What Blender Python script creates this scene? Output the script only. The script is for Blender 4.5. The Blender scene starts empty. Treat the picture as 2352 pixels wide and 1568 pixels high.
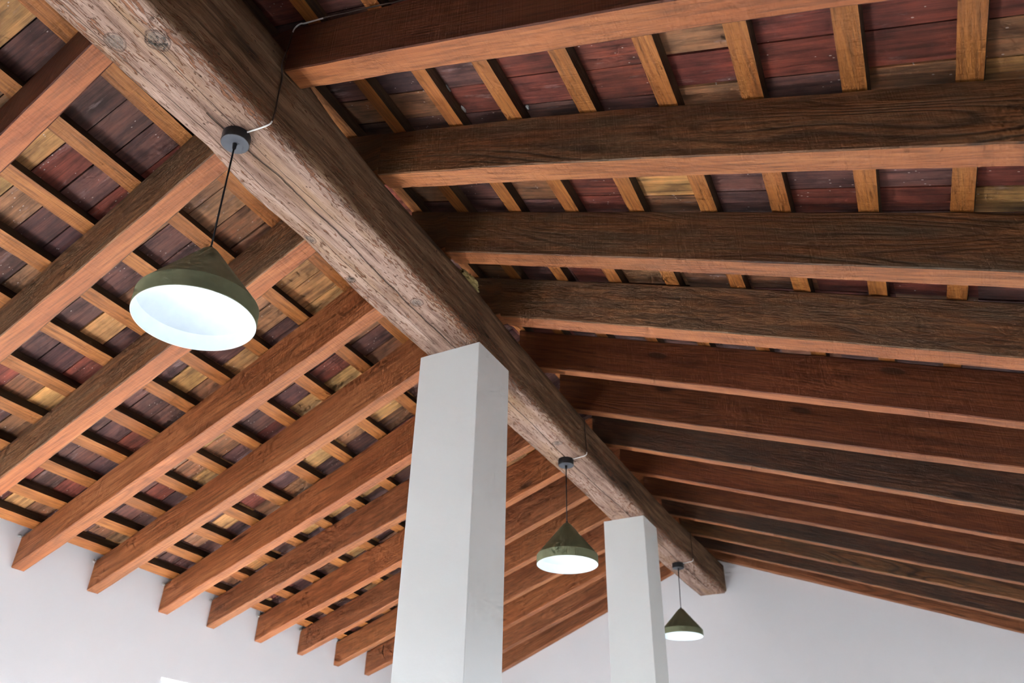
import bpy, bmesh, math, random
from mathutils import Vector, Matrix, noise

# ------------------------------------------------------------------ basics
U = 2.2            # metres per survey unit
EYE = 1.6          # height of the survey origin above the floor
scene = bpy.context.scene
col = scene.collection
def W(x, y, z): return Vector((x*U, y*U, z*U + EYE))

# ------------------------------------------------------------------ camera
cam_d = bpy.data.cameras.new('camera')
cam = bpy.data.objects.new('camera', cam_d); col.objects.link(cam)
r_ = Vector((0.8874041611834814, 0.46066764591500214, 0.017296667926859143))
u_ = Vector((0.23688646038135214, -0.4878701335578478, 0.8401592335207902))
d_ = Vector((-0.39547270399135753, 0.7414634534414882, 0.5420639146893899))
cam.matrix_world = Matrix(((r_.x, u_.x, -d_.x, 0), (r_.y, u_.y, -d_.y, 0), (r_.z, u_.z, -d_.z, EYE), (0, 0, 0, 1)))
cam_d.sensor_width = 22.3
cam_d.lens = 1840.838/2352*22.3
cam_d.clip_start = 0.02
cam_d.dof.use_dof = True
cam_d.dof.focus_distance = 3.0
cam_d.dof.aperture_fstop = 2.2
scene.camera = cam

# ------------------------------------------------------------------ world, daylight, exposure
SKY, SUN = 9.0, 78.0
world = bpy.data.worlds.new('world'); scene.world = world
world.use_nodes = True
wt = world.node_tree; bg = wt.nodes['Background']
tc = wt.nodes.new('ShaderNodeTexCoord'); sp = wt.nodes.new('ShaderNodeSeparateXYZ'); rp = wt.nodes.new('ShaderNodeValToRGB')
wt.links.new(tc.outputs['Generated'], sp.inputs[0]); wt.links.new(sp.outputs[2], rp.inputs[0]); wt.links.new(rp.outputs[0], bg.inputs[0])
el = rp.color_ramp.elements
el[0].position = 0.0; el[0].color = (.10, .10, .09, 1)          # ground outside
el[1].position = .02; el[1].color = (.80, .88, 1.0, 1)          # bright hazy sky
bg.inputs[1].default_value = SKY
scene.view_settings.view_transform = 'Standard'
scene.view_settings.look = 'None'
scene.view_settings.gamma = 1
scene.view_settings.use_curve_mapping = False
scene.view_settings.exposure = 0.88
scene.cycles.max_bounces = 6; scene.cycles.diffuse_bounces = 4; scene.cycles.glossy_bounces = 2
scene.cycles.use_adaptive_sampling = True; scene.cycles.adaptive_threshold = 0.12; scene.cycles.adaptive_min_samples = 12

# room limits (survey units)
XL, XR_, YB, YF = -2.1985, 0.50, 3.594, -1.60
# window openings (survey units) in the right, left and front walls; right ones unseen, added for fill daylight
FILL_WIN_R = [(1.3, 2.1), (2.65, 3.4)]
WIN_L = [(-0.9, -0.2), (0.35, 1.15), (1.853, 2.65)]
WIN_F = [(-1.85, -1.15)]
ZW0, ZW1 = -0.36, 0.456
zc = (ZW0+ZW1)/2
def portal(loc, rot, sx, sy):
    l = bpy.data.lights.new('window_portal', 'AREA'); l.shape = 'RECTANGLE'; l.size = sx; l.size_y = sy
    l.cycles.is_portal = True
    o = bpy.data.objects.new('window_portal', l); col.objects.link(o); o.location = loc; o.rotation_euler = rot
for a, b in FILL_WIN_R: portal(W(XR_+.085, (a+b)/2, zc), (0, math.radians(90), 0), (ZW1-ZW0)*U, (b-a)*U)
for a, b in WIN_F: portal(W((a+b)/2, YF-.085, zc), (math.radians(90), 0, 0), (b-a)*U, (ZW1-ZW0)*U)
for a, b in WIN_L: portal(W(XL-.085, (a+b)/2, zc), (0, math.radians(-90), 0), (ZW1-ZW0)*U, (b-a)*U)
sun_d = bpy.data.lights.new('sun', 'SUN'); sun_d.energy = SUN; sun_d.angle = math.radians(2); sun_d.color = (.90, .95, 1)
sun = bpy.data.objects.new('sun', sun_d); col.objects.link(sun)
sun.rotation_euler = Vector((.75, -.08, -1.0)).to_track_quat('-Z', 'Y').to_euler()

# ------------------------------------------------------------------ node helpers
class N:
    def __init__(s, name):
        s.m = bpy.data.materials.new(name); s.m.use_nodes = True
        s.t = s.m.node_tree; s.p = s.t.nodes['Principled BSDF']
    def n(s, typ, **k):
        o = s.t.nodes.new(typ)
        for a, b in k.items(): setattr(o, a, b)
        return o
    def l(s, a, b): s.t.links.new(a, b)
    def math(s, op, a, b=None, c=None, clamp=False):
        o = s.n('ShaderNodeMath', operation=op); o.use_clamp = clamp
        for i, v in enumerate((a, b, c)):
            if v is None: continue
            if isinstance(v, (int, float)): o.inputs[i].default_value = v
            else: s.l(v, o.inputs[i])
        return o.outputs[0]
    def vmul(s, v, sc, off=(0, 0, 0)):
        o = s.n('ShaderNodeVectorMath', operation='MULTIPLY_ADD'); s.l(v, o.inputs[0])
        o.inputs[1].default_value = sc; o.inputs[2].default_value = off
        return o.outputs[0]
    def noise(s, v, scale=1, detail=6, rough=.6, dist=0):
        o = s.n('ShaderNodeTexNoise'); s.l(v, o.inputs['Vector'])
        o.inputs['Scale'].default_value = scale; o.inputs['Detail'].default_value = detail
        o.inputs['Roughness'].default_value = rough; o.inputs['Distortion'].default_value = dist
        return o.outputs['Fac']
    def vor(s, v, scale=1):
        o = s.n('ShaderNodeTexVoronoi'); s.l(v, o.inputs['Vector']); o.inputs['Scale'].default_value = scale
        return o.outputs['Distance']
    def ramp(s, f, stops):
        o = s.n('ShaderNodeValToRGB'); s.l(f, o.inputs[0]); e = o.color_ramp.elements
        while len(e) < len(stops): e.new(.5)
        for x, (p, c) in zip(e, stops):
            x.position = p; x.color = (c if hasattr(c, '__len__') else (c, c, c)) + ((1,) if hasattr(c, '__len__') and len(c) == 3 else ()) if hasattr(c, '__len__') else (c, c, c, 1)
        return o.outputs[0]
    def mix(s, f, a, b, mode='MIX'):
        o = s.n('ShaderNodeMix', data_type='RGBA', blend_type=mode)
        for sock, v in ((o.inputs[0], f), (o.inputs[6], a), (o.inputs[7], b)):
            if isinstance(v, (int, float)): sock.default_value = v
            elif isinstance(v, tuple): sock.default_value = v + (1,) if len(v) == 3 else v
            else: s.l(v, sock)
        return o.outputs[2]
    def bump(s, h, strength, dist):
        o = s.n('ShaderNodeBump'); s.l(h, o.inputs['Height'])
        o.inputs['Strength'].default_value = strength; o.inputs['Distance'].default_value = dist
        s.l(o.outputs[0], s.p.inputs['Normal'])
    def attr(s, name):
        return s.n('ShaderNodeAttribute', attribute_name=name)

def wood(name, c_lo, c_mid, c_hi, rough=.6, ring=.35, knots=1.0, grey=None, bark=0.0, gloss=.35):
    m = N(name); v = m.attr('grain').outputs['Vector']
    big = m.noise(m.vmul(v, (.7, 6, 6)), 1, 2, .5)
    fib = m.noise(m.vmul(v, (5, 95, 95)), 1, 3, .65)
    mid = m.noise(m.vmul(v, (1.6, 26, 26)), 1, 4, .6)
    blot = m.noise(m.vmul(v, (1.2, 4.5, 4.5), (7, 3, 1)), 1, 2, .5)
    # growth rings as contour lines of a slow field
    field = m.noise(m.vmul(v, (.55, 4.2, 4.2), (3, 9, 4)), 1, 1.5, .45, .15)
    rr = m.math('SINE', m.math('MULTIPLY', field, 150))
    rr = m.math('MULTIPLY', m.math('POWER', m.math('MULTIPLY_ADD', rr, .5, .5), 3), ring)
    patch = m.math('SUBTRACT', m.noise(m.vmul(v, (.8, 3, 3), (1, 5, 8)), 1, 1, .5), .42)
    patch = m.math('MULTIPLY', patch, 4, clamp=True)
    rr = m.math('MULTIPLY', rr, patch)
    f = m.math('ADD', m.math('MULTIPLY', mid, .55), m.math('MULTIPLY', big, .45))
    c = m.ramp(f, [(.36, c_lo), (.5, c_mid), (.64, c_hi)])
    c = m.mix(m.math('MULTIPLY', m.math('SUBTRACT', .56, fib, clamp=True), 3.0, clamp=True), c, tuple(x*.55 for x in c_lo))
    c = m.mix(rr, c, tuple(x*.42 for x in c_lo))
    tint = m.mix(m.math('MULTIPLY', m.math('SUBTRACT', blot, .45), 2.2, clamp=True), (1, 1, 1), (.92, .72, .66))
    c = m.mix(.75, c, tint, 'MULTIPLY')
    info = m.n('ShaderNodeObjectInfo').outputs['Random']
    c = m.mix(1, c, m.ramp(info, [(0, (.86, .84, .80)), (.5, (1, 1, 1)), (1, (1.0, .92, .86))]), 'MULTIPLY')
    if grey:
        g = m.noise(m.vmul(v, (1.5, 12, 12), (5, 5, 5)), 1, 5, .7)
        c = m.mix(m.math('MULTIPLY', m.math('SUBTRACT', g, .42), 3, clamp=True), c, grey)
    k = m.vor(m.vmul(v, (1.15, 3.4, 3.4)), 1.0)
    km = m.ramp(k, [(0, 1.0), (.055, .9), (.075, .35), (.11, 0.0)])
    km = m.math('MULTIPLY', km, knots*.85)
    c = m.mix(km, c, tuple(x*.3 for x in c_lo))
    # crosswise saw marks
    saw = m.noise(m.vmul(v, (160, 4, 4)), 1, 0, .5)
    h = m.math('ADD', m.math('MULTIPLY', fib, .6), m.math('MULTIPLY', saw, .25))
    h = m.math('SUBTRACT', h, m.math('MULTIPLY', rr, .4))
    h = m.math('SUBTRACT', h, m.math('MULTIPLY', km, .5))
    if bark:
        bk = m.noise(m.vmul(v, (6, 34, 34)), 1, 6, .7, .6)
        bm = m.math('MULTIPLY', m.math('SUBTRACT', bk, .47), 6, clamp=True)
        c = m.mix(m.math('MULTIPLY', bm, bark), c, tuple(x*.35 for x in c_lo))
        h = m.math('SUBTRACT', h, m.math('MULTIPLY', bm, bark*1.2))
    m.l(c, m.p.inputs['Base Color'])
    m.p.inputs['Roughness'].default_value = rough
    m.p.inputs['Specular IOR Level'].default_value = gloss
    m.bump(h, .55, .006)
    return m.m

M = {}
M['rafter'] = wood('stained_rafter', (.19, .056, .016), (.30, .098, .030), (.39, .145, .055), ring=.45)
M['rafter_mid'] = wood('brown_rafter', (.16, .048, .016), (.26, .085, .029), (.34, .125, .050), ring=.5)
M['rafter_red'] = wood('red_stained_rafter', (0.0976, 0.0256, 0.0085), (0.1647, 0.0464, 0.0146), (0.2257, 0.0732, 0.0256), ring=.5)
M['rafter_shaded'] = wood('shaded_red_rafter', (0.0546, 0.0130, 0.0046), (0.0936, 0.0247, 0.0084), (0.1300, 0.0403, 0.0143), ring=.4)  # darker copy of the red stain; near-end shade put into the colour
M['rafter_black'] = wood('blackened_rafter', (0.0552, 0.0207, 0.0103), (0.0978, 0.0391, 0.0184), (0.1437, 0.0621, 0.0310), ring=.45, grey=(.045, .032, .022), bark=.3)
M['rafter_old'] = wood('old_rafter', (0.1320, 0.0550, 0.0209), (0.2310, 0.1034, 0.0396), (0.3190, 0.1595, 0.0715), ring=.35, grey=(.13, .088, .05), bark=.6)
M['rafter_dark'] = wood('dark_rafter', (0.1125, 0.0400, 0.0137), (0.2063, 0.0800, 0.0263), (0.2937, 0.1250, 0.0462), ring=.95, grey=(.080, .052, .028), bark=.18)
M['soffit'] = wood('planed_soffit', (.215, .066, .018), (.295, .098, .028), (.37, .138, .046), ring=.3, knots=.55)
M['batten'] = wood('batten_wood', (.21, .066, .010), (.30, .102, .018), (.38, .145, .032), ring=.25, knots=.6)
M['batten_side'] = wood('shaded_unplaned_batten_side', (.050, .026, .012), (.080, .042, .020), (.12, .066, .034), ring=.2, knots=.3, bark=.3)  # deep shade of the side faces put into the colour, over real patina

def beam_material():
    m = N('weathered_beam'); v = m.attr('grain').outputs['Vector']      # x along, y across the underside, z up
    sep = m.n('ShaderNodeSeparateXYZ'); m.l(v, sep.inputs[0]); sx, sy, sz = sep.outputs
    big = m.noise(m.vmul(v, (.8, 5, 5)), 1, 4, .55)
    mid = m.noise(m.vmul(v, (2.2, 30, 30)), 1, 8, .65, .4)
    fib = m.noise(m.vmul(v, (9, 120, 120)), 1, 5, .7, .3)
    hue = m.noise(m.vmul(v, (1.3, 9, 9), (4, 4, 4)), 1, 4, .6)
    f = m.math('ADD', m.math('MULTIPLY', mid, .6), m.math('MULTIPLY', big, .4))
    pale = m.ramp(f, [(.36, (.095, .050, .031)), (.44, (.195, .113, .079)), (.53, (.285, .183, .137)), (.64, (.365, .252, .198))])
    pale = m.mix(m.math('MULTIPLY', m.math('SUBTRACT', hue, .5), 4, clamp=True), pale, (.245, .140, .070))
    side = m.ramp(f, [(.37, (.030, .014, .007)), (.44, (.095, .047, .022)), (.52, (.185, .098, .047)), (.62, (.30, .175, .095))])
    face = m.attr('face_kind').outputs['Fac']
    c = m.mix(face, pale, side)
    # insect tracks, thickest towards the arrises
    edge = m.attr('edge_wear').outputs['Fac']
    wt = m.noise(m.vmul(v, (20, 95, 95)), 1, 3, .6, .8)
    patch = m.noise(m.vmul(v, (1.5, 7, 7), (2, 8, 3)), 1, 3, .6)
    th = m.math('SUBTRACT', .615, m.math('MULTIPLY', edge, .085))
    th = m.math('SUBTRACT', th, m.math('MULTIPLY', m.math('SUBTRACT', patch, .45), .42))
    tr = m.math('MULTIPLY', m.math('SUBTRACT', wt, th), 16, clamp=True)
    c = m.mix(m.math('MULTIPLY', tr, .85), c, (.185, .068, .026))
    strk = m.noise(m.vmul(v, (3.5, 130, 130), (9, 2, 6)), 1, 3, .55, .3)
    sk = m.math('MULTIPLY', m.math('SUBTRACT', strk, .60), 9, clamp=True)
    c = m.mix(m.math('MULTIPLY', sk, .6), c, (.075, .045, .032))
    # small holes
    ho = m.vor(m.vmul(v, (30, 42, 42)), 1)
    pick = m.noise(m.vmul(v, (12, 18, 18)), 1, 1, .5)
    hm = m.math('MULTIPLY', m.math('LESS_THAN', ho, .17), m.math('GREATER_THAN', pick, .57))
    c = m.mix(m.math('MULTIPLY', hm, .8), c, (.07, .035, .02))
    # drying cracks: wandering lines that run with the grain
    h = m.math('MULTIPLY', fib, .35)
    for i, (y0, amp, w, a, b) in enumerate(((-.858*U, .05, .0042, .55*U, 1.34*U), (-.835*U, .04, .0014, .2*U, 1.0*U), (-.895*U, .045, .0013, .1*U, 1.3*U), (-.875*U, .04, .0030, 1.5*U, 3.5*U))):
        wv = m.math('MULTIPLY', m.math('SUBTRACT', m.noise(m.vmul(v, (.9, 0, 0), (i*5.1, 0, 0)), 1, 5, .55), .5), amp*2.4)
        dd = m.math('ABSOLUTE', m.math('SUBTRACT', m.math('SUBTRACT', sy, y0), wv))
        ww = m.math('MULTIPLY', m.noise(m.vmul(v, (4, 0, 0), (i*2.3, 3, 1)), 1, 3, .6), w*2)
        cr = m.math('SUBTRACT', 1, m.math('DIVIDE', dd, ww), clamp=True)
        cr = m.math('MULTIPLY', cr, m.math('GREATER_THAN', sx, a)); cr = m.math('MULTIPLY', cr, m.math('LESS_THAN', sx, b))
        cr = m.math('MULTIPLY', m.math('MULTIPLY', cr, 2, clamp=True), m.math('SUBTRACT', 1, face))
        c = m.mix(m.math('MULTIPLY', cr, .9), c, (.05, .028, .018))
        h = m.math('SUBTRACT', h, cr)
    # knots on the underside
    dn = m.math('MULTIPLY', m.noise(m.vmul(v, (25, 25, 25)), 1, 3, .6), .022)
    for kx, ky, r, dark in ((.39*U, -.880*U, .034, .35), (.417*U, -.822*U, .040, .85), (.876*U, -.916*U, .026, .5), (1.013*U, -.922*U, .022, .55), (1.142*U, -.843*U, .030, .35), (1.9*U, -.86*U, .03, .4)):
        o = m.n('ShaderNodeVectorMath', operation='DISTANCE')
        cv = m.n('ShaderNodeCombineXYZ'); m.l(sx, cv.inputs[0]); m.l(sy, cv.inputs[1])
        m.l(cv.outputs[0], o.inputs[0]); o.inputs[1].default_value = (kx, ky, 0)
        dd = m.math('SUBTRACT', m.math('ADD', o.outputs['Value'], dn), .011)
        core = m.math('MULTIPLY', m.math('SUBTRACT', r, dd), 90, clamp=True)
        core = m.math('MULTIPLY', core, m.math('SUBTRACT', 1, face))
        rings = m.math('MULTIPLY_ADD', m.math('SINE', m.math('MULTIPLY', dd, 900)), .3, .6)
        crk = m.math('MULTIPLY', m.math('GREATER_THAN', m.noise(m.vmul(v, (70, 70, 70)), 1, 3, .6), .53), dark)
        c = m.mix(m.math('MULTIPLY', m.math('MULTIPLY', core, rings), 1.0), c, (.135, .110, .090))
        c = m.mix(m.math('MULTIPLY', core, crk), c, (.045, .035, .028))
        halo = m.math('SUBTRACT', 1, m.math('MULTIPLY', m.math('ABSOLUTE', m.math('SUBTRACT', dd, r)), 220), clamp=True)
        halo = m.math('MULTIPLY', halo, m.math('SUBTRACT', 1, face))
        c = m.mix(m.math('MULTIPLY', halo, .85), c, (.07, .04, .028))
        h = m.math('SUBTRACT', h, m.math('MULTIPLY', m.math('MULTIPLY', core, crk), .9))
    h = m.math('SUBTRACT', h, m.math('MULTIPLY', tr, .7)); h = m.math('SUBTRACT', h, m.math('MULTIPLY', hm, .8))
    h = m.math('ADD', h, m.math('MULTIPLY', mid, .8))
    m.l(c, m.p.inputs['Base Color']); m.p.inputs['Roughness'].default_value = .75
    m.p.inputs['Specular IOR Level'].default_value = .25
    m.bump(h, 1.0, .012)
    return m.m
M['beam'] = beam_material()

def plaster(name, c, b=.15):
    m = N(name); g = m.n('ShaderNodeNewGeometry').outputs['Position']
    a = m.noise(m.vmul(g, (1.1, 1.1, 1.1)), 1, 3, .5); f = m.noise(m.vmul(g, (40, 40, 40)), 1, 4, .6)
    cc = m.ramp(a, [(.3, tuple(x*.96 for x in c)), (.7, c)])
    m.l(cc, m.p.inputs['Base Color']); m.p.inputs['Roughness'].default_value = .9
    m.p.inputs['Specular IOR Level'].default_value = .2
    m.bump(m.math('ADD', m.math('MULTIPLY', a, 2), m.math('MULTIPLY', f, .25)), b, .01)
    return m.m
M['wall'] = plaster('white_plaster', (.80, .79, .79))
M['pillar'] = plaster('pillar_plaster', (.73, .755, .735), .25)
M['mortar'] = plaster('mortar', (.30, .285, .26), .8)

def tile_material():
    m = N('painted_tile'); v = m.attr('grain').outputs['Vector']; base = m.attr('tile_colour').outputs['Color']
    st = m.noise(m.vmul(v, (2.5, 60, 20)), 1, 6, .65, .5)
    bl = m.noise(m.vmul(v, (7, 14, 9)), 1, 4, .6)
    c = m.mix(1, base, m.ramp(st, [(.3, (.42, .38, .38)), (.48, (.95, .95, .95)), (.68, (1.5, 1.38, 1.32))]), 'MULTIPLY')
    c = m.mix(1, c, m.ramp(bl, [(.34, (.55, .54, .56)), (.52, (1, 1, 1)), (.70, (1.4, 1.22, 1.12))]), 'MULTIPLY')
    sp = m.vor(m.vmul(v, (34, 55, 40)), 1); pk = m.noise(m.vmul(v, (6, 8, 6)), 1, 3, .6)
    sm = m.math('MULTIPLY', m.math('LESS_THAN', sp, .13), m.math('GREATER_THAN', pk, .56))
    c = m.mix(m.math('MULTIPLY', sm, .6), c, (.5, .42, .38))
    dust = m.noise(m.vmul(v, (5, 24, 9), (3, 3, 3)), 1, 5, .7)
    c = m.mix(m.math('MULTIPLY', m.math('SUBTRACT', dust, .60), 3.5, clamp=True), c, (.30, .21, .20))
    m.l(c, m.p.inputs['Base Color']); m.p.inputs['Roughness'].default_value = .7
    m.p.inputs['Specular IOR Level'].default_value = .25
    m.bump(m.math('ADD', st, m.math('MULTIPLY', bl, .4)), .4, .004)
    return m.m
M['tile'] = tile_material()

def plain(name, c, rough=.5, spec=.5, metal=0, emit=None, es=0):
    m = N(name); g = m.n('ShaderNodeTexCoord').outputs['Object']
    nn = m.noise(m.vmul(g, (30, 30, 30)), 1, 3, .5)
    m.l(m.ramp(nn, [(.3, tuple(x*.94 for x in c)), (.7, c)]), m.p.inputs['Base Color'])
    m.p.inputs['Roughness'].default_value = rough; m.p.inputs['Specular IOR Level'].default_value = spec
    m.p.inputs['Metallic'].default_value = metal
    if emit:
        m.p.inputs['Emission Color'].default_value = emit + (1,); m.p.inputs['Emission Strength'].default_value = es
    return m.m
M['dark'] = plain('roof_void', (.02, .017, .015), .9, .1)
M['shade'] = plain('olive_lacquer', (.17, .185, .105), .55, .35)
M['inner'] = plain('white_reflector', (.74, .79, .82), .5, .4)
M['black'] = plain('black_metal', (.015, .015, .017), .42, .5)
M['grey'] = plain('grey_cover', (.030, .033, .042), .5, .4)
M['blackcord'] = plain('black_cord', (.012, .012, .014), .6, .3)
M['cable'] = plain('clear_white_cable', (.68, .65, .62), .35, .6)
M['dark_cable'] = plain('dark_brown_cable', (.055, .032, .024), .6, .3)  # dark brown stretch where the cable climbs the beam
M['bulb'] = plain('bulb', (.9, .95, 1), .5, .3, 0, (.80, .93, 1.0), 6)
M['frame'] = plain('window_frame', (.78, .78, .78), .4, .5)
M['foam'] = plaster('yellow_foam', (.34, .25, .10), 1)
M['floor'] = plaster('floor_screed', (.72, .71, .71), .1)
M['lip'] = plain('white_plastic', (.8, .8, .8), .4, .4)
def glass():
    m = N('window_glass'); tr = m.n('ShaderNodeBsdfTransparent'); gl = m.n('ShaderNodeBsdfGlossy'); mx = m.n('ShaderNodeMixShader')
    gl.inputs['Roughness'].default_value = .02; mx.inputs[0].default_value = .06
    m.l(tr.outputs[0], mx.inputs[1]); m.l(gl.outputs[0], mx.inputs[2])
    m.l(mx.outputs[0], m.t.nodes['Material Output'].inputs['Surface'])
    return m.m
M['glass'] = glass()

# ------------------------------------------------------------------ object helpers
def link(name, me, mats, parent=None, loc=None):
    o = bpy.data.objects.new(name, me); col.objects.link(o)
    for mm in (mats if isinstance(mats, (list, tuple)) else [mats]): me.materials.append(mm)
    if loc is not None: o.location = loc
    if parent: o.parent = parent
    return o
def from_bm(name, bm, mats, parent=None, loc=None, smooth=False):
    me = bpy.data.meshes.new(name); bmesh.ops.recalc_face_normals(bm, faces=bm.faces[:])
    if smooth:
        for f in bm.faces: f.smooth = True
    bm.to_mesh(me); bm.free()
    return link(name, me, mats, parent, loc)
def tag(o, label, cat, group=None):
    o['label'] = label; o['category'] = cat
    if group: o['group'] = group
    return o
def struct(o): o['kind'] = 'structure'; return o
def empty(name, loc):
    o = bpy.data.objects.new(name, None); col.objects.link(o); o.location = loc; o.empty_display_size = .05; return o
def box(bm, a, b):
    vs = [bm.verts.new((x, y, z)) for x in (a[0], b[0]) for y in (a[1], b[1]) for z in (a[2], b[2])]
    for q in ((0, 1, 3, 2), (4, 6, 7, 5), (0, 4, 5, 1), (2, 3, 7, 6), (0, 2, 6, 4), (1, 5, 7, 3)):
        bm.faces.new([vs[i] for i in q])
def set_vec_attr(me, name, vals):
    a = me.attributes.new(name, 'FLOAT_VECTOR', 'POINT')
    a.data.foreach_set('vector', [c for v in vals for c in v])
def set_f_attr(me, name, vals):
    a = me.attributes.new(name, 'FLOAT', 'POINT'); a.data.foreach_set('value', vals)
def loft(name, sections, mats, grain, loc, matidx=None, caps=True, extra=None, smooth=False, parent=None):
    """sections: list of rings of Vector in world space; grain: same layout, grain coordinates"""
    n = len(sections[0]); verts = [tuple(p - loc) for s in sections for p in s]; faces = []; mi = []
    for i in range(len(sections)-1):
        for j in range(n):
            k = (j+1) % n
            faces.append((i*n+j, i*n+k, (i+1)*n+k, (i+1)*n+j)); mi.append(matidx[j] if matidx else 0)
    if caps:
        faces.append(tuple(range(n))[::-1]); mi.append(0)
        faces.append(tuple((len(sections)-1)*n+j for j in range(n))); mi.append(0)
    me = bpy.data.meshes.new(name); me.from_pydata(verts, [], faces)
    for f, k in zip(me.polygons, mi): f.material_index = k; f.use_smooth = smooth
    set_vec_attr(me, 'grain', [tuple(g) for s in grain for g in s])
    if extra:
        for k, v in extra.items(): set_f_attr(me, k, v)
    bm = bmesh.new(); bm.from_mesh(me); bmesh.ops.recalc_face_normals(bm, faces=bm.faces[:]); bm.to_mesh(me); bm.free()
    return link(name, me, mats, parent, loc)
def quad3(p, x):   # quadratic through three (x, v) pairs
    (a, fa), (b, fb), (c, fc) = p
    return fa*(x-b)*(x-c)/((a-b)*(a-c)) + fb*(x-a)*(x-c)/((b-a)*(b-c)) + fc*(x-a)*(x-b)/((c-a)*(c-b))
def nz(s, x, sc, amp): return amp*noise.noise(Vector((x*sc, s*17.3, s*3.1)))

# ------------------------------------------------------------------ roof planes (survey units)
def sofL(x): return 1.5375 + .4107*x
def topL(x): return 1.7286 + .456*x
def sofR(x): return .8263 - .3839*x
def topR(x): return .9463 - .3839*x
BTL, BTR = .027, .021     # batten thickness, left and right slope
RIDGE = -.935
def tileL(x): return topL(x) + BTL*1.09
def tileR(x): return topR(x) + BTR*1.07
BEAM_T = [(-1.6, 1.19), (.5, 1.19), (.62, 1.185), (.75, 1.156), (.9, 1.141), (1.05, 1.141), (1.5, 1.136), (2.15, 1.12), (2.86, 1.117), (3.6, 1.131)]
BEAM_L = [(-1.6, -.925), (.34, -.922), (.48, -.923), (.61, -.92), (.72, -.935), (.88, -.932), (1.08, -.946), (1.32, -.945), (1.76, -.942), (2.1, -.942), (2.54, -.955), (3.6, -.946)]
BEAM_M = [(-1.6, -.79), (.395, -.789), (.44, -.784), (.52, -.784), (.78, -.787), (.97, -.79), (1.21, -.794), (1.34, -.799), (1.5, -.807), (1.87, -.817), (2.55, -.824), (2.83, -.826), (3.6, -.819)]
def lerp(t, y):
    if y <= t[0][0]: return t[0][1]
    for (a, va), (b, vb) in zip(t, t[1:]):
        if y <= b: return va + (vb-va)*(y-a)/(b-a)
    return t[-1][1]

# ------------------------------------------------------------------ main beam
def main_beam():
    ys = [-1.6 + i*(3.594+1.6)/720 for i in range(721)]
    secs, grs, fk, ew = [], [], [], []
    nb, ns = 12, 9
    for y in ys:
        xl, xr, zt = lerp(BEAM_L, y), lerp(BEAM_M, y), lerp(BEAM_T, y)
        ring = []; kinds = []
        r = .010
        # underside left -> right
        for i in range(nb):
            t = i/(nb-1); x = xl + r + (xr-xl-2*r)*t
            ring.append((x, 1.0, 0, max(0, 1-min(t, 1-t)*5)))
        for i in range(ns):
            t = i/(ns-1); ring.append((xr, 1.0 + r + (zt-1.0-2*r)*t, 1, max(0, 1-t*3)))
        for i in range(3):
            ring.append((xr - r - (xr-xl-2*r)*i/2, zt, 1, 0))
        for i in range(5):
            t = i/4; ring.append((xl, zt - r - (zt-1.0-2*r)*t, 1, 0))
        S, G = [], []
        cx, cz = (xl+xr)/2, (1+zt)/2
        for j, (x, z, k, e) in enumerate(ring):
            p = W(x, y, z)
            q = Vector((p.x*4, p.y*1.6, p.z*4)); lump = noise.noise(q)*.005 + noise.noise(Vector((p.x*18, p.y*5, p.z*18)))*.0022
            if e > .5:
                lump += (abs(noise.noise(Vector((p.x*7, p.y*5, p.z*7))))*-.014 + noise.noise(Vector((p.x*30, p.y*24, p.z*30)))*.0035)*(e-.5)*2
            lump += noise.noise(Vector((p.x*60, p.y*14, p.z*60)))*.0012
            if p.z > 1.13*U+EYE: lump = 0
            out = Vector((x-cx, 0, z-cz)); out = Vector((0, 0, -1)) if (k == 0) else (Vector((1, 0, 0)) if x == xr else Vector((-1, 0, 0)) if x == xl else Vector((0, 0, 0)))
            if y > 3.59: lump = 0
            S.append(p + out*lump); G.append(Vector((p.y, p.x, p.z)))
            fk.append(float(k)); ew.append(e)
        secs.append(S); grs.append(G)
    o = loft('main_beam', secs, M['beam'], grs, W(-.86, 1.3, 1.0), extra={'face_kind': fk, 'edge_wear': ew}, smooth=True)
    tag(o, 'massive weathered grey-brown timber beam carried on the two white pillars', 'beam')
main_beam()

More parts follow.
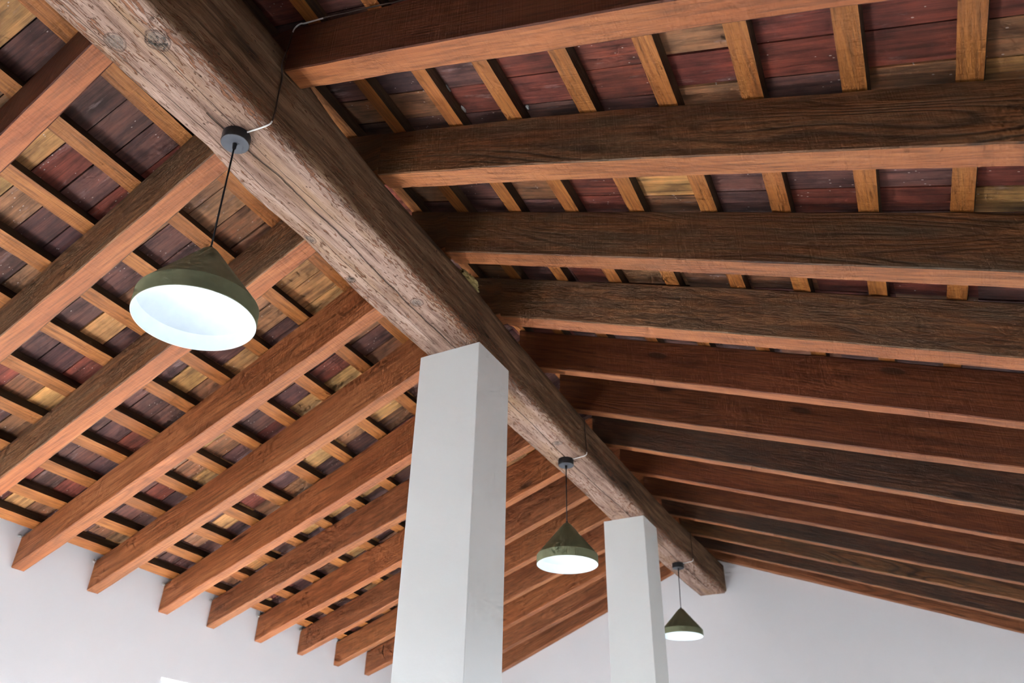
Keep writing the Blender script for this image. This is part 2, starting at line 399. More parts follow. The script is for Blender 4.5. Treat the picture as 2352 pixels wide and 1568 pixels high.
# ------------------------------------------------------------------ rafters
def rafter(side, idx, ctrl, wd, mat, label, seed, dz=0.0):
    """ctrl: three (x, y) control points of the lower front arris"""
    sof, top = (sofL, topL) if side == 'L' else (sofR, topR)
    if side == 'L': xa, xb = -.893, XL+.001
    else: xa, xb = -.889, XR_-.001
    n = 64; secs, grs = [], []
    ch = .0022
    xs = [xa + (xb-xa)*i/n for i in range(n+1)]
    ym = quad3(ctrl, -.86); eb, er = lerp(BEAM_L, ym)-.006, lerp(BEAM_M, ym)+.006
    xs += [e_+q for e_ in (eb, er) for q in (-.0006, .0006) if min(xa, xb) < e_+q < max(xa, xb)]     # square notch over the beam
    xs.sort(reverse=(side == 'L'))
    for x in xs:
        y = quad3(ctrl, x) + nz(seed, x, 2.2, .0035) + nz(seed+5, x, 14, .0009)
        w = wd + nz(seed+9, x, 1.7, .0035) + nz(seed+3, x, 16, .0012)
        zs = sof(x) + dz + nz(seed+1, x, 1.5, .003) + nz(seed+2, x, 15, .0008)
        zt = top(x) - .0012 + nz(seed+4, x, 12, .0009)
        if side == 'L': zt = min(zt, topR(x) - .0012)
        if side == 'R': zt = min(zt, topL(x) - .0012)
        # notched over the beam
        bl, br = eb, er
        if bl < x < br: zs = max(zs, lerp(BEAM_T, y)+.0025, lerp(BEAM_T, y+wd)+.0025)
        zt = max(zt, zs+.02)
        t2 = nz(seed+7, x, 9, .0015)
        ring = [(y+ch, zs), (y+w-ch, zs), (y+w, zs+ch), (y+w+t2, zt-ch*2), (y+w-ch*2+t2, zt), (y+ch*2+t2, zt), (y+t2, zt-ch*2), (y, zs+(zt-zs)*.5 + 0), (y, zs+ch)]
        secs.append([W(x, a, b) for a, b in ring])
        L = (xa-x)*U*1.08
        grs.append([Vector((L + seed*3.7, a*U + seed*1.9, (b-zs)*U + seed*.7)) for a, b in ring])
    loc = W(xa, quad3(ctrl, xa), sof(xa))
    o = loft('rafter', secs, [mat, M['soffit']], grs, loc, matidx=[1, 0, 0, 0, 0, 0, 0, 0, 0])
    tag(o, label, 'rafter', 'rafters on the left slope' if side == 'L' else 'rafters on the right slope')
    return o
XW = XL
LEFT = [  # (y at x=-.93, -1.5, -2.2), width, material
 (.412, .462, .505, .045, 'rafter_shaded', 'reddish-brown rafter crossing the top left corner, nearest of the left slope'),
 (.688, .728, .772, .045, 'rafter_old', 'rafter with a dark rough side meeting the beam just below the first lamp canopy'),
 (.962, .995, .030+.998, .045, 'rafter_old', 'rough dark-sided rafter running down behind the nearest pendant lamp shade'),
 (1.238, 1.262, 1.276, .040, 'rafter', 'long orange-brown rafter whose wall end is the leftmost one in view'),
 (1.514, 1.519, 1.516, .038, 'rafter', 'orange-brown rafter vanishing behind the top of the near pillar, second from left at the wall'),
 (1.803, 1.793, 1.780, .038, 'rafter', 'left slope rafter whose wall end is third from the left'),
 (2.098, 2.035, 1.985, .036, 'rafter_mid', 'left slope rafter whose wall end stands fourth from the left, above the window corner'),
 (2.331, 2.279, 2.215, .035, 'rafter', 'left slope rafter whose wall end is fifth from the left'),
 (2.560, 2.513, 2.446, .033, 'rafter_mid', 'left slope rafter whose wall end is sixth from the left'),
 (2.780, 2.735, 2.666, .032, 'rafter', 'left slope rafter whose wall end is second left of the near pillar'),
 (3.020, 2.960, 2.872, .032, 'rafter_mid', 'left slope rafter with its wall end just left of the near pillar'),
 (3.205, 3.178, 3.120, .036, 'rafter', 'left slope rafter seen between the pillars, third from the back wall'),
 (3.412, 3.385, 3.325, .036, 'rafter_mid', 'left slope rafter seen between the pillars, next to the one at the back wall'),
 (3.556, 3.555, 3.554, .032, 'rafter_mid', 'last left slope rafter, lying flush along the back gable wall'),
]
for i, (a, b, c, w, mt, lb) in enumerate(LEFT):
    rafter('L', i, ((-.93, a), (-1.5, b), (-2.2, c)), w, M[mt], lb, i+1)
RIGHT = [  # (y at -.8, -.3, .25)
 (.611, .602, .610, .0465, 'rafter_shaded', 'topmost right rafter in view, with a cable running along its upper edge'),
 (.886, .882, .892, .047, 'rafter_dark', 'second right rafter from the top, with swirling arched grain on its dark side'),
 (1.151, 1.160, 1.173, .047, 'rafter_dark', 'third right rafter from the top, wide dark side and pale scratches on its soffit'),
 (1.432, 1.430, 1.440, .050, 'rafter_old', 'fourth right rafter from the top, rough greyish side with bark traces'),
 (1.715, 1.712, 1.710, .037, 'rafter_red', 'fifth right rafter from the top, smooth reddish-brown side'),
 (1.988, 1.970, 1.949, .038, 'rafter_red', 'sixth right rafter from the top, with a small round knot figure'),
 (2.250, 2.237, 2.223, .038, 'rafter_black', 'seventh right rafter from the top, darkest blackish-brown side'),
 (2.503, 2.485, 2.465, .034, 'rafter_red', 'right slope rafter, sixth in front of the back gable wall'),
 (2.746, 2.707, 2.667, .034, 'rafter_red', 'right slope rafter, fifth in front of the back gable wall'),
 (2.960, 2.925, 2.885, .034, 'rafter_black', 'right slope rafter, fourth in front of the back gable wall'),
 (3.204, 3.155, 3.101, .034, 'rafter_dark', 'right slope rafter, third in front of the back gable wall'),
 (3.400, 3.378, 3.354, .034, 'rafter_black', 'right slope rafter, last one standing clear of the back gable wall'),
 (3.556, 3.555, 3.555, .032, 'rafter_mid', 'right slope rafter lying tight against the back gable wall'),
]
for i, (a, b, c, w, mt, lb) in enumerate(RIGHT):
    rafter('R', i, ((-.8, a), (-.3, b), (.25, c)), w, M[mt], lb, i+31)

for k, y in enumerate((.150, -.135, -.42)):
    rafter('L', 90+k, ((-.93, y), (-1.5, y+.01), (-2.2, y+.02)), .045, M['rafter_mid'], 'rafter of the left slope nearer the viewer than the top left corner one', 101+k)
for k, y in enumerate((.325, .045, -.24, -.52)):
    rafter('R', 95+k, ((-.8, y), (-.3, y-.004), (.25, y)), .046, M['rafter_shaded'], 'rafter of the right slope nearer the viewer than the topmost one in view', 111+k)

# ------------------------------------------------------------------ battens
ORD = ['first', 'second', 'third', 'fourth', 'fifth', 'sixth', 'seventh', 'eighth', 'ninth', 'tenth', 'eleventh']
def batten(side, x0, slope, label, seed, y0=-1.6, wd=.031):
    top = topL if side == 'L' else topR
    n = 90; secs, grs = [], []
    for i in range(n+1):
        y = y0 + (YB-.001-y0)*i/n
        x = x0 + slope*(y-.75) + nz(seed, y, 1.6, .0035)     # right-hand edge
        a = x - wd + nz(seed+3, y, 9, .0011); b = x + nz(seed+4, y, 9, .0011)
        z = lambda q: top(q) + nz(seed+6, y, 8, .0004)
        tx, tz = (-.414*BTL, .91*BTL) if side == 'L' else (.358*BTR, .933*BTR)     # square to the slope
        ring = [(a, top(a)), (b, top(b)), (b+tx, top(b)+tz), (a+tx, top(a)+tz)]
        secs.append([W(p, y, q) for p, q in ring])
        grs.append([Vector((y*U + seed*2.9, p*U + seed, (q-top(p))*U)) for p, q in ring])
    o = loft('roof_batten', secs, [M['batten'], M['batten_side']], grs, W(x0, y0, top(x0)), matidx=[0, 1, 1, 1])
    tag(o, label, 'batten', 'battens on the left slope' if side == 'L' else 'battens on the right slope')
for k, x in enumerate([-1.118, -1.254, -1.380, -1.499, -1.615, -1.730, -1.837, -1.941, -2.043, -2.133]):
    lb = ('left slope roof batten closest to the main beam' if k == 0 else
          'lowest left slope roof batten, right above the white left wall' if k == 9 else
          '%s roof batten down from the main beam on the left slope' % ORD[k])
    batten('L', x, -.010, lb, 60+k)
for k, (x, s) in enumerate([(-.853, -.02), (-.722, -.03), (-.584, -.040), (-.456, -.030), (-.313, -.042), (-.176, -.042), (-.046, -.052), (.086, -.046), (.220, -.062), (.352, -.06)]):
    lb = ('reddish roof batten right beside the main beam on the right slope' if k == 0 else
          '%s roof batten to the right of the main beam on the right slope' % ORD[k])
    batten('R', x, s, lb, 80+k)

# ------------------------------------------------------------------ ceiling of flat painted tiles
SAMPLES = [('L', -1.195, 0.369, 'O'), ('L', -1.211, 0.406, 'P'), ('L', -1.208, 0.54, 'P'), ('L', -1.214, 0.606, 'P'), ('L', -1.215, 0.683, 'P'), ('L', -1.34, 0.558, 'O'), ('L', -1.356, 0.621, 'R'), ('L', -1.355, 0.693, 'P'), ('L', -1.439, 0.566, 'O'), ('L', -1.472, 0.629, 'T'), ('L', -1.461, 0.683, 'P'), ('L', -1.464, 0.727, 'D'), ('L', -1.559, 0.675, 'P'), ('L', -1.576, 0.73, 'T'), ('L', -1.236, 0.864, 'T'), ('L', -1.232, 0.936, 'B'), ('L', -1.336, 0.821, 'T'), ('L', -1.336, 0.87, 'P'), ('L', -1.461, 0.86, 'P'), ('L', -1.484, 0.912, 'T'), ('L', -1.57, 0.855, 'P'), ('L', -1.581, 0.919, 'O'), ('L', -1.569, 0.986, 'P'), ('L', -1.72, 0.891, 'P'), ('L', -1.698, 0.974, 'R'), ('L', -1.788, 0.87, 'R'), ('L', -1.791, 0.917, 'B'), ('L', -1.794, 0.979, 'O'), ('L', -1.882, 0.977, 'B'), ('L', -1.191, 1.148, 'O'), ('L', -1.205, 1.197, 'O'), ('L', -1.223, 1.255, 'O'), ('L', -1.314, 1.154, 'T'), ('L', -1.335, 1.199, 'T'), ('L', -1.344, 1.245, 'P'), ('L', -1.488, 1.191, 'P'), ('L', -1.46, 1.253, 'O'), ('L', -1.578, 1.156, 'P'), ('L', -1.573, 1.245, 'B'), ('L', -1.686, 1.144, 'P'), ('L', -1.684, 1.233, 'P'), ('L', -1.775, 1.127, 'P'), ('L', -1.774, 1.195, 'P'), ('L', -1.877, 1.121, 'P'), ('L', -1.886, 1.209, 'P'), ('L', -1.988, 1.135, 'R'), ('L', -1.999, 1.21, 'P'), ('L', -2.1, 1.175, 'O'), ('L', -2.107, 1.241, 'B'), ('L', -1.218, 1.467, 'P'), ('L', -1.347, 1.449, 'R'), ('L', -1.357, 1.527, 'O'), ('L', -1.481, 1.436, 'P'), ('L', -1.467, 1.512, 'O'), ('L', -1.58, 1.46, 'P'), ('L', -1.565, 1.378, 'P'), ('L', -1.688, 1.472, 'B'), ('L', -1.801, 1.418, 'T'), ('L', -1.823, 1.483, 'B'), ('L', -1.904, 1.408, 'P'), ('L', -1.918, 1.484, 'R'), ('L', -1.998, 1.437, 'P'), ('L', -2.016, 1.502, 'P'), ('L', -2.105, 1.417, 'P'), ('L', -2.11, 1.48, 'B'), ('L', -1.262, 1.731, 'P'), ('L', -1.342, 1.742, 'O'), ('L', -1.358, 1.791, 'B'), ('L', -1.455, 1.703, 'T'), ('L', -1.477, 1.763, 'P'), ('L', -1.591, 1.73, 'O'), ('L', -1.691, 1.714, 'P'), ('L', -1.693, 1.769, 'T'), ('L', -1.799, 1.712, 'R'), ('L', -1.911, 1.696, 'P'), ('L', -2.022, 1.753, 'T'), ('L', -2.016, 1.688, 'P'), ('L', -2.113, 1.723, 'P'), ('L', -1.482, 2.014, 'O'), ('L', -1.594, 2.023, 'O'), ('L', -1.689, 2.005, 'O'), ('L', -1.71, 1.992, 'O'), ('L', -1.801, 1.994, 'O'), ('L', -1.902, 1.983, 'P'), ('L', -2.005, 1.975, 'O'), ('L', -1.79, 2.231, 'O'), ('R', -0.625, 0.795, 'D'), ('R', -0.674, 0.84, 'B'), ('R', -0.54, 0.787, 'T'), ('R', -0.545, 0.844, 'R'), ('R', -0.397, 0.792, 'R'), ('R', -0.408, 0.856, 'R'), ('R', -0.26, 0.791, 'R'), ('R', -0.264, 0.853, 'R'), ('R', -0.13, 0.785, 'T'), ('R', -0.131, 0.846, 'R'), ('R', 0.01, 0.795, 'R'), ('R', 0.01, 0.839, 'R'), ('R', 0.138, 0.801, 'R'), ('R', 0.133, 0.852, 'R'), ('R', 0.138, 0.889, 'B'), ('R', 0.246, 0.805, 'R'), ('R', 0.245, 0.85, 'B'), ('R', 0.248, 0.898, 'O'), ('R', -0.547, 1.12, 'B'), ('R', -0.405, 1.114, 'R'), ('R', -0.272, 1.134, 'O'), ('R', -0.144, 1.139, 'P'), ('R', -0.028, 1.132, 'P'), ('R', 0.131, 1.129, 'P'), ('R', 0.128, 1.168, 'R'), ('R', 0.245, 1.125, 'R'), ('R', 0.245, 1.167, 'O'), ('R', -0.422, 1.449, 'T'), ('R', -0.578, 0.769, 'P'), ('R', -0.716, 0.584, 'P')]
PAL = {'P': (.096, .043, .034), 'R': (.135, .034, .021), 'O': (.34, .175, .062), 'T': (.23, .110, .052), 'B': (.17, .075, .036), 'D': (.075, .037, .034)}
def ceiling():
    rnd = random.Random(4)
    LX = [RIDGE, -1.133, -1.27, -1.396, -1.515, -1.631, -1.746, -1.853, -1.957, -2.059, -2.149, XL-.05]
    RX = [RIDGE, -.868, -.737, -.60, -.472, -.330, -.193, -.065, .068, .200, .332, .455, XR_+.05]
    verts, faces, cols, gr, mi = [], [], [], [], []
    P = .066
    for side, xs, zf, ph in (('L', LX, tileL, .575), ('R', RX, tileR, .811)):
        sgn = -1 if side == 'L' else 1
        for r in range(len(xs)-1):
            xa, xb = xs[r], xs[r+1]
            jit = rnd.uniform(-.006, .006)
            k0 = int(math.floor((YF-ph)/P)); k1 = int(math.ceil((YB-ph)/P))
            for k in range(k0, k1+1):
                y0, y1 = ph + k*P + jit, ph + (k+1)*P + jit
                y0b = y0 + rnd.uniform(-.002, .002)
                if y1 < YF or y0 > YB: continue
                g = rnd.uniform(.0007, .0018)
                ya, yb = max(y0+g, YF), min(y1-g, YB)
                if yb <= ya: continue
                code = None
                for s_, sx, sy, cc in SAMPLES:
                    if s_ == side and min(xa, xb) < sx < max(xa, xb) and y0 <= sy < y1: code = cc
                if code is None: code = rnd.choices('PROTBD', [40, 20, 9, 10, 14, 7] if side == 'L' or k > 18 else [38, 34, 0, 6, 12, 10])[0]
                v = rnd.uniform(.86, 1.14); cb = tuple(min(1, q*v*rnd.uniform(.95, 1.05)) for q in PAL[code])
                dz = rnd.uniform(0, .0022); tilt = rnd.uniform(-.0012, .0012); base = len(verts)
                for zz in (0, .012):
                    for (x, y) in ((xa, ya), (xb, ya), (xb, yb), (xa, yb)):
                        verts.append(W(x, y, zf(x) + dz + zz + tilt*(1 if y == yb else -1)))
                        gr.append((x*U + k*1.37 + r*5.1, y*U, r*.9 + k*.63))
                for q in ((0, 3, 2, 1), (4, 5, 6, 7), (0, 1, 5, 4), (1, 2, 6, 5), (2, 3, 7, 6), (3, 0, 4, 7)):
                    faces.append(tuple(base+j for j in q)); cols.append(cb); mi.append(0)
    # backing boards close the roof above the tiles
    def slab(pts, t=.03):
        base = len(verts)
        for zz in (0, t):
            for (x, y, z) in pts:
                verts.append(W(x, y, z+zz)); gr.append((0, 0, 0))
        for q in ((0, 3, 2, 1), (4, 5, 6, 7), (0, 1, 5, 4), (1, 2, 6, 5), (2, 3, 7, 6), (3, 0, 4, 7)):
            faces.append(tuple(base+j for j in q)); cols.append((0, 0, 0)); mi.append(1)
    o_ = .014
    slab([(RIDGE, YF-.1, tileL(RIDGE)+o_), (RIDGE, YB+.1, tileL(RIDGE)+o_), (XL-.12, YB+.1, tileL(XL-.12)+o_), (XL-.12, YF-.1, tileL(XL-.12)+o_)])
    slab([(RIDGE, YF-.1, tileR(RIDGE)+o_), (RIDGE, YB+.1, tileR(RIDGE)+o_), (XR_+.12, YB+.1, tileR(XR_+.12)+o_), (XR_+.12, YF-.1, tileR(XR_+.12)+o_)])
    me = bpy.data.meshes.new('ceiling'); me.from_pydata([tuple(v) for v in verts], [], faces)
    for f, k in zip(me.polygons, mi): f.material_index = k
    set_vec_attr(me, 'grain', gr)
    ca = me.color_attributes.new('tile_colour', 'FLOAT_COLOR', 'CORNER')
    buf = []
    for f in me.polygons:
        for _ in f.loop_indices: buf += list(cols[f.index]) + [1]
    ca.data.foreach_set('color', buf)
    struct(link('ceiling', me, [M['tile'], M['dark']]))
ceiling()

# ------------------------------------------------------------------ walls and floor
ZF = -EYE/U
def wall_grid(name, horiz, plane, thick, h0, h1, topf, holes, breaks=()):
    """vertical wall in pieces around the window openings. horiz: 'x' or 'y' is the running axis"""
    bm = bmesh.new()
    cuts = sorted({h0, h1, *breaks, *[h for q in holes for h in q[:2]]})
    def pt(h, off, z): return W(h, plane+off, z) if horiz == 'x' else W(plane+off, h, z)
    def prism(a, b, za, zb0, zb1):
        vs = []
        for off in (0, thick):
            vs += [bm.verts.new(pt(a, off, za)), bm.verts.new(pt(b, off, za)), bm.verts.new(pt(b, off, zb1)), bm.verts.new(pt(a, off, zb0))]
        for q in ((0, 1, 2, 3), (4, 7, 6, 5), (0, 4, 5, 1), (1, 5, 6, 2), (2, 6, 7, 3), (3, 7, 4, 0)): bm.faces.new([vs[i] for i in q])
    for a, b in zip(cuts, cuts[1:]):
        hole = [q for q in holes if q[0] <= a+1e-6 and b <= q[1]+1e-6]
        if hole:
            prism(a, b, ZF, hole[0][2], hole[0][2]); prism(a, b, hole[0][3], topf(a), topf(b))
        else: prism(a, b, ZF, topf(a), topf(b))
    bmesh.ops.remove_doubles(bm, verts=bm.verts, dist=1e-5)
    return struct(from_bm(name, bm, M['wall']))
def gable(x): return min(tileL(x), tileR(x)) - .001 if x < 5 else 0
TH = .12
wall_grid('wall_back', 'x', YB, TH, XL-.1, XR_+.1, gable, [], (RIDGE,))
wall_grid('wall_front', 'x', YF, -TH, XL-.1, XR_+.1, gable, [(a, b, ZW0, ZW1) for a, b in WIN_F], (RIDGE,))
wall_grid('wall_left', 'y', XL, -TH*.8, YF, YB, lambda y: tileL(XL)-.001, [(a, b, ZW0, ZW1) for a, b in WIN_L])
wall_grid('wall_right', 'y', XR_, TH*.8, YF, YB, lambda y: tileR(XR_)-.001, [(a, b, ZW0, ZW1) for a, b in FILL_WIN_R])
bm = bmesh.new(); box(bm, W(XL-.15, YF-.15, ZF-.05), W(XR_+.15, YB+.15, ZF)); struct(from_bm('floor', bm, M['floor']))

# windows: white frame and a pane in each opening
wn = 0
def window(horiz, plane, a, b, sign):
    global wn; wn += 1
    bm = bmesh.new(); fw = .022; d0, d1 = .045*sign, .075*sign
    def bx(h0, h1, z0, z1, e0=d0, e1=d1):
        p, q = ((h0, plane+e0, z0), (h1, plane+e1, z1)) if horiz == 'x' else ((plane+e0, h0, z0), (plane+e1, h1, z1))
        A, B = W(*p), W(*q); box(bm, [min(A[i], B[i]) for i in range(3)], [max(A[i], B[i]) for i in range(3)])
    bx(a, b, ZW0, ZW0+fw); bx(a, b, ZW1-fw, ZW1); bx(a, a+fw, ZW0+fw, ZW1-fw); bx(b-fw, b, ZW0+fw, ZW1-fw)
    m_ = (a+b)/2; bx(m_-fw/2, m_+fw/2, ZW0+fw, ZW1-fw)
    o = struct(from_bm('window_%d' % wn, bm, M['frame']))  # right-wall ones are unseen, added for fill daylight
    bm = bmesh.new()
    bx2 = (a+fw, b-fw)
    e = .06*sign
    p, q = ((bx2[0], plane+e, ZW0+fw), (bx2[1], plane+e+.002*sign, ZW1-fw)) if horiz == 'x' else ((plane+e, bx2[0], ZW0+fw), (plane+e+.002*sign, bx2[1], ZW1-fw))
    A, B = W(*p), W(*q); box(bm, [min(A[i], B[i]) for i in range(3)], [max(A[i], B[i]) for i in range(3)])
    g = from_bm('pane', bm, M['glass'], parent=o)
for a, b in reversed(WIN_L): window('y', XL, a, b, -1)
for a, b in FILL_WIN_R: window('y', XR_, a, b, 1)  # frames and panes of the unseen openings added for fill light
for a, b in WIN_F: window('x', YF, a, b, -1)

# ------------------------------------------------------------------ pillars
def pillar(xl, xr, y, d, label, seed):
    rings = []; n = 26
    xs = [(xl, y), (xr, y), (xr, y+d), (xl, y+d)]
    loc = W((xl+xr)/2, y+d/2, ZF)
    bm = bmesh.new(); prev = None; ztop = 1.0
    for i in range(n+1):
        z = ZF + (ztop-ZF)*i/n; ring = []
        for j in range(4):
            (x0, y0), (x1, y1) = xs[j], xs[(j+1) % 4]
            for k in range(6):
                t = [0.008, .1, .35, .65, .9, .992][k]
                p = W(x0+(x1-x0)*t, y0+(y1-y0)*t, z)
                nrm = Vector((y1-y0, -(x1-x0), 0)).normalized()
                p += nrm*(noise.noise(p*2.3+Vector((seed, 0, 0)))*.0010)
                if i == n: p.z += noise.noise(p*22)*.004 - .001
                ring.append(bm.verts.new(p-loc))
        if prev:
            for j in range(24): bm.faces.new((prev[j], prev[(j+1) % 24], ring[(j+1) % 24], ring[j]))
        else: bm.faces.new(ring[::-1])
        prev = ring
    bm.faces.new(prev)
    o = from_bm('pillar', bm, M['pillar'], loc=loc)
    tag(o, label, 'pillar')
pillar(-.9585, -.7975, 1.3356, .147, 'near and tallest square white plastered pillar holding up the main beam', 1)
pillar(-.977, -.8305, 2.5437, .136, 'far square white plastered pillar, further along the main beam towards the back wall', 5)

# ------------------------------------------------------------------ pendant lamps
def lathe(name, prof, mat, parent, seg=64, smooth=True, mats=None, mi=None, cap0=False, cap1=False):
    bm = bmesh.new(); rings = []
    for (r, z) in prof:
        rings.append([bm.verts.new((r*math.cos(2*math.pi*k/seg), r*math.sin(2*math.pi*k/seg), z)) for k in range(seg)])
    for i in range(len(rings)-1):
        for k in range(seg):
            f = bm.faces.new((rings[i][k], rings[i][(k+1) % seg], rings[i+1][(k+1) % seg], rings[i+1][k]))
            f.smooth = smooth; f.material_index = mi[i] if mi else 0
    if cap0: bm.faces.new(rings[0][::-1])
    if cap1: bm.faces.new(rings[-1])
    me = bpy.data.meshes.new(name); bm.to_mesh(me); bm.free()
    return link(name, me, mats or mat, parent)
def sharp(o, ang=35):
    bm = bmesh.new(); bm.from_mesh(o.data)
    for e in bm.edges:
        if len(e.link_faces) == 2 and e.calc_face_angle(0) > math.radians(ang): e.smooth = False
    bm.to_mesh(o.data); bm.free()
def pendant(x, y, drop, rad, tall, label, lean=(0, 0)):
    """drop: canopy top to apex; tall: apex to rim (metres)"""
    root = empty('pendant_lamp', W(x, y, 1.0) + Vector((0, 0, .002)))
    c = lathe('canopy', [(.0485, -.001), (.0505, -.003), (.0505, -.042), (.049, -.044), (.047, -.044)], None, root, 64, mats=[M['black'], M['grey']], mi=[0, 0, 0, 0], cap0=True); sharp(c)
    f = lathe('canopy_cover', [(.047, -.0442), (.0085, -.0442), (.0075, -.048), (.0065, -.066), (.0035, -.072)], None, root, 48, mats=[M['grey'], M['black']], mi=[0, 1, 1, 1]); sharp(f)
    s = lathe('canopy_screw', [(.0005, 0), (.0028, 0), (.0028, -.003), (.0005, -.003)], M['cable'], root, 12)
    s.rotation_euler = (0, math.radians(-90), math.radians(150)); s.location = (-.0505*math.cos(math.radians(-30)), .0505*.5*-1, -.018)
    s['label'] = 'small bright screw'
    cord = lathe('cord', [(.0032, -.068), (.0032, -drop-.004)], M['blackcord'], root, 12, cap0=True, cap1=True)
    a = -drop; band = tall*.215; cone = tall-band
    R = rad
    out = [(.006, a+.004), (.011, a+.0035), (.019, a-.001), (.027, a-.009)]
    out += [(.027+(R-.027)*t, a-.009-(cone-.009)*t) for t in (.25, .5, .75, 1)]
    out += [(R+.0012, a-cone-.002), (R+.0015, a-tall+.002), (R+.0005, a-tall)]
    inn = [(R-.002, a-tall), (R-.0025, a-cone-.001), (R-.004, a-cone+.001)] + [(R-.004-(R-.034)*t, a-cone-.002+(cone-.02)*t) for t in (.3, .6, 1)] + [(.012, a-.016)]
    prof = out+inn
    sh = lathe('lamp_shade', prof, None, root, 96, mats=[M['shade'], M['inner']], mi=[0]*(len(out)-1)+[1]*len(inn)); sharp(sh, 25)
    lathe('grommet', [(.0045, a+.014), (.0065, a+.012), (.0065, a+.002), (.002, a+.001)], M['black'], root, 20, cap0=True)
    # socket and bulb
    lathe('socket', [(.019, a-.018), (.021, a-.022), (.021, a-.060), (.014, a-.062)], M['lip'], root, 32, cap0=True, cap1=True)
    lathe('bulb', [(.013, a-.062), (.016, a-.070), (.028, a-.088), (.033, a-.108), (.031, a-.125), (.020, a-.140), (.004, a-.1455)], M['bulb'], root, 32, cap1=True)
    root.rotation_euler = (lean[1], -lean[0], 0)
    tag(root, label, 'pendant lamp', 'olive cone pendant lamps')
    return root
pendant(-.8508, .6097, .2408*U, .0845*U, .126*U, 'nearest and largest olive green cone pendant lamp, lit, hanging left of the near pillar', lean=(.0053/.2408, .0072/.2408))
pendant(-.8839, 2.0139, .1983*U, .0845*U, .118*U, 'middle olive green cone pendant lamp, lit, hanging between the two white pillars', lean=(-.006, -.0025))
pendant(-.8867, 3.1065, .1783*U, .0770*U, .101*U, 'smallest and farthest olive green cone pendant lamp, lit, right of the far pillar', lean=(-.027, -.008))

# ------------------------------------------------------------------ supply cables
def tube(name, pts, r, mat, label, parent=None, dark=None):
    cu = bpy.data.curves.new(name, 'CURVE'); cu.dimensions = '3D'; cu.bevel_depth = r; cu.bevel_resolution = 3; cu.use_fill_caps = True
    s = cu.splines.new('POLY'); s.points.add(len(pts)-1)
    for p, q in zip(s.points, pts): p.co = (*q, 1)
    o = bpy.data.objects.new(name, cu); col.objects.link(o)
    dg = bpy.context.evaluated_depsgraph_get(); me = bpy.data.meshes.new_from_object(o.evaluated_get(dg))
    bpy.data.objects.remove(o); me.materials.clear()
    for f in me.polygons: f.use_smooth = True
    o = link(name, me, [mat, M['dark_cable']]); tag(o, label, 'cable')
    if dark:
        for f in me.polygons:
            if dark[0] < f.center.z < dark[1]: f.material_index = 1
    return o
def smooth_pts(p, k=5):
    out = []
    P = [p[0]] + p + [p[-1]]
    for i in range(1, len(P)-2):
        for j in range(k):
            t = j/k; a, b, c, d = P[i-1], P[i], P[i+1], P[i+2]
            out.append(.5*((2*b) + (c-a)*t + (2*a-5*b+4*c-d)*t*t + (3*b-a-3*c+d)*t**3))
    out.append(p[-1]); return out
e = -.0022
Z1 = W(0, 0, 1.0).z
pts = [W(-.8275, .610, 1+e), W(-.818, .611, 1+e), W(-.803, .612, 1+e-.001), W(-.786, .6135, 1+e), W(-.7815, .6155, 1.006), W(-.7820, .617, 1.033), W(-.7825, .615, 1.076), W(-.7825, .6145, 1.110), W(-.778, .603, 1.135), W(-.770, .600, 1.165), W(-.7665, .599, 1.206), W(-.762, .599, 1.219), W(-.752, .600, 1.2235), W(-.742, .601, 1.220), W(-.686, .601, 1.203), W(-.59, .600, 1.166), W(-.45, .599, 1.112), W(-.30, .598, 1.056)]
tube('power_cable', smooth_pts(pts), .0030, M['cable'], 'thin whitish cable from the nearest lamp canopy up the beam onto the topmost right rafter', dark=(Z1+.012, W(0, 0, 1.205).z))
pts = [W(-.862, 2.012, 1+e), W(-.850, 2.012, 1+e), W(-.835, 2.010, 1+e), W(-.818, 2.005, .9975), W(-.8125, 2.004, 1.006), W(-.8150, 2.004, 1.05), W(-.8155, 2.003, 1.10), W(-.8155, 2.003, 1.117)]
tube('power_cable', smooth_pts(pts), .0030, M['cable'], 'short white cable from the middle lamp canopy around the arris of the beam', dark=(Z1+.012, 99))
pts = [W(-.8645, 3.103, 1+e), W(-.852, 3.102, 1+e), W(-.838, 3.098, 1+e), W(-.825, 3.092, .9975), W(-.8185, 3.090, 1.006), W(-.8195, 3.090, 1.06), W(-.8195, 3.09, 1.115)]
tube('power_cable', smooth_pts(pts), .0028, M['cable'], 'faint white cable from the farthest lamp canopy around the beam arris', dark=(Z1+.012, 99))

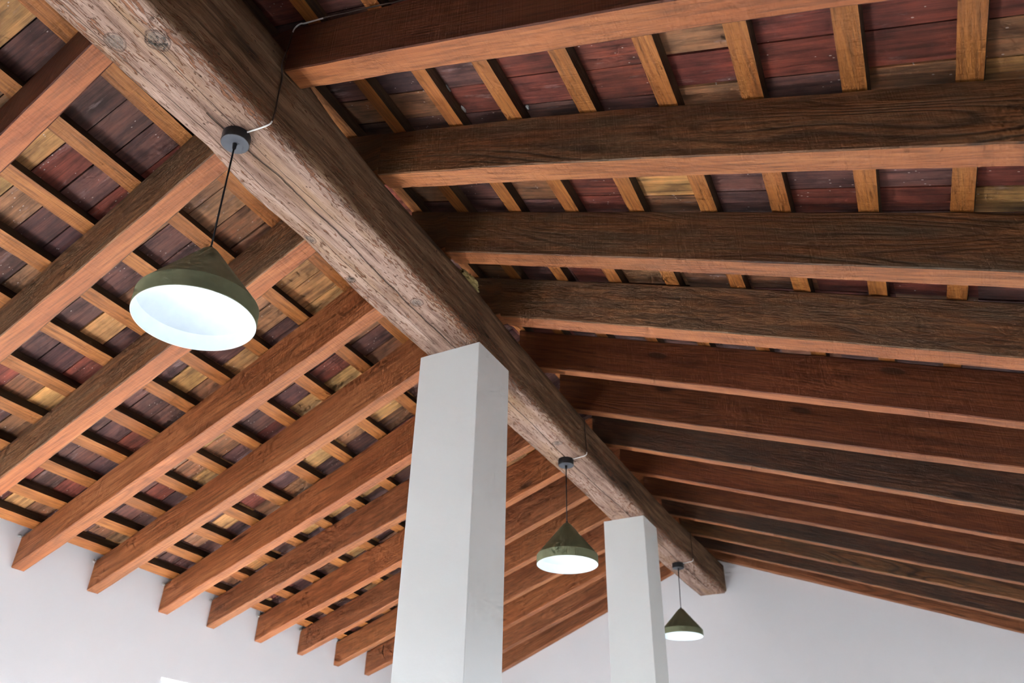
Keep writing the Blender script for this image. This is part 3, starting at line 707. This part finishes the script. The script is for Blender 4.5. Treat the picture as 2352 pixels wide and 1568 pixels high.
# ------------------------------------------------------------------ mortar smears and foam
def blob(name, c, size, mat, label, cat, seed, sub=3):
    bm = bmesh.new(); bmesh.ops.create_icosphere(bm, subdivisions=sub, radius=1)
    for v in bm.verts:
        k = 1 + .45*noise.noise(v.co*1.7 + Vector((seed, 0, 0))) + .18*noise.noise(v.co*5 + Vector((0, seed, 0)))
        v.co = Vector((v.co.x*size[0]*k, v.co.y*size[1]*k, v.co.z*size[2]*k))
    for f in bm.faces: f.smooth = True
    o = from_bm(name, bm, mat, loc=c); o.data.polygons.foreach_set('use_smooth', [True]*len(o.data.polygons))
    tag(o, label, cat); return o
blob('mortar_smear', W(-.579, .812, tileR(-.579)), (.006, .024, .005), M['mortar'], 'white mortar smear beside the third right batten, the upper of two', 'mortar', 1)
blob('mortar_smear', W(-.577, .868, tileR(-.577)), (.006, .020, .005), M['mortar'], 'white mortar smear beside the third right batten, just above the second rafter', 'mortar', 4)
blob('mortar_smear', W(-.447, .880, tileR(-.447)), (.007, .012, .006), M['mortar'], 'small grey-white mortar lump between the fourth right batten and the second rafter', 'mortar', 7)
def foam():
    c = W(-.803, 1.285, 1.146); bm = bmesh.new(); bmesh.ops.create_icosphere(bm, subdivisions=5, radius=1)
    for v in bm.verts:
        q = v.co.copy(); k = 1 + .5*noise.noise(q*2.1) + .35*noise.noise(q*5.3+Vector((3, 1, 2))) + .16*noise.noise(q*13)
        v.co = Vector((q.x*.020*k, q.y*.082*k, q.z*.022*k))
    for f in bm.faces: f.smooth = True
    me = bpy.data.meshes.new('foam_patch'); bm.to_mesh(me); bm.free()
    o = link('foam_patch', me, M['foam'], loc=c)
    tag(o, 'crumbly yellowish foam wedged on the beam between the third and fourth right rafters', 'foam')
foam()
for i, yy in enumerate((1.276, 1.516, 1.780, 1.985, 2.215, 2.446)):
    blob('mortar_patch', W(XL+.006, yy-.008, topL(XL)-.006), (.010, .013, .009), M['mortar'], ['rough mortar lump on top of the leftmost rafter end at the left wall', 'rough mortar lump at the second rafter end from the left at the left wall', 'rough mortar lump at the third rafter end from the left at the left wall', 'rough mortar lump at the fourth rafter end from the left at the left wall', 'rough mortar lump at the fifth rafter end from the left at the left wall', 'rough mortar lump at the sixth rafter end from the left at the left wall'][i], 'mortar', 10+i, 2)
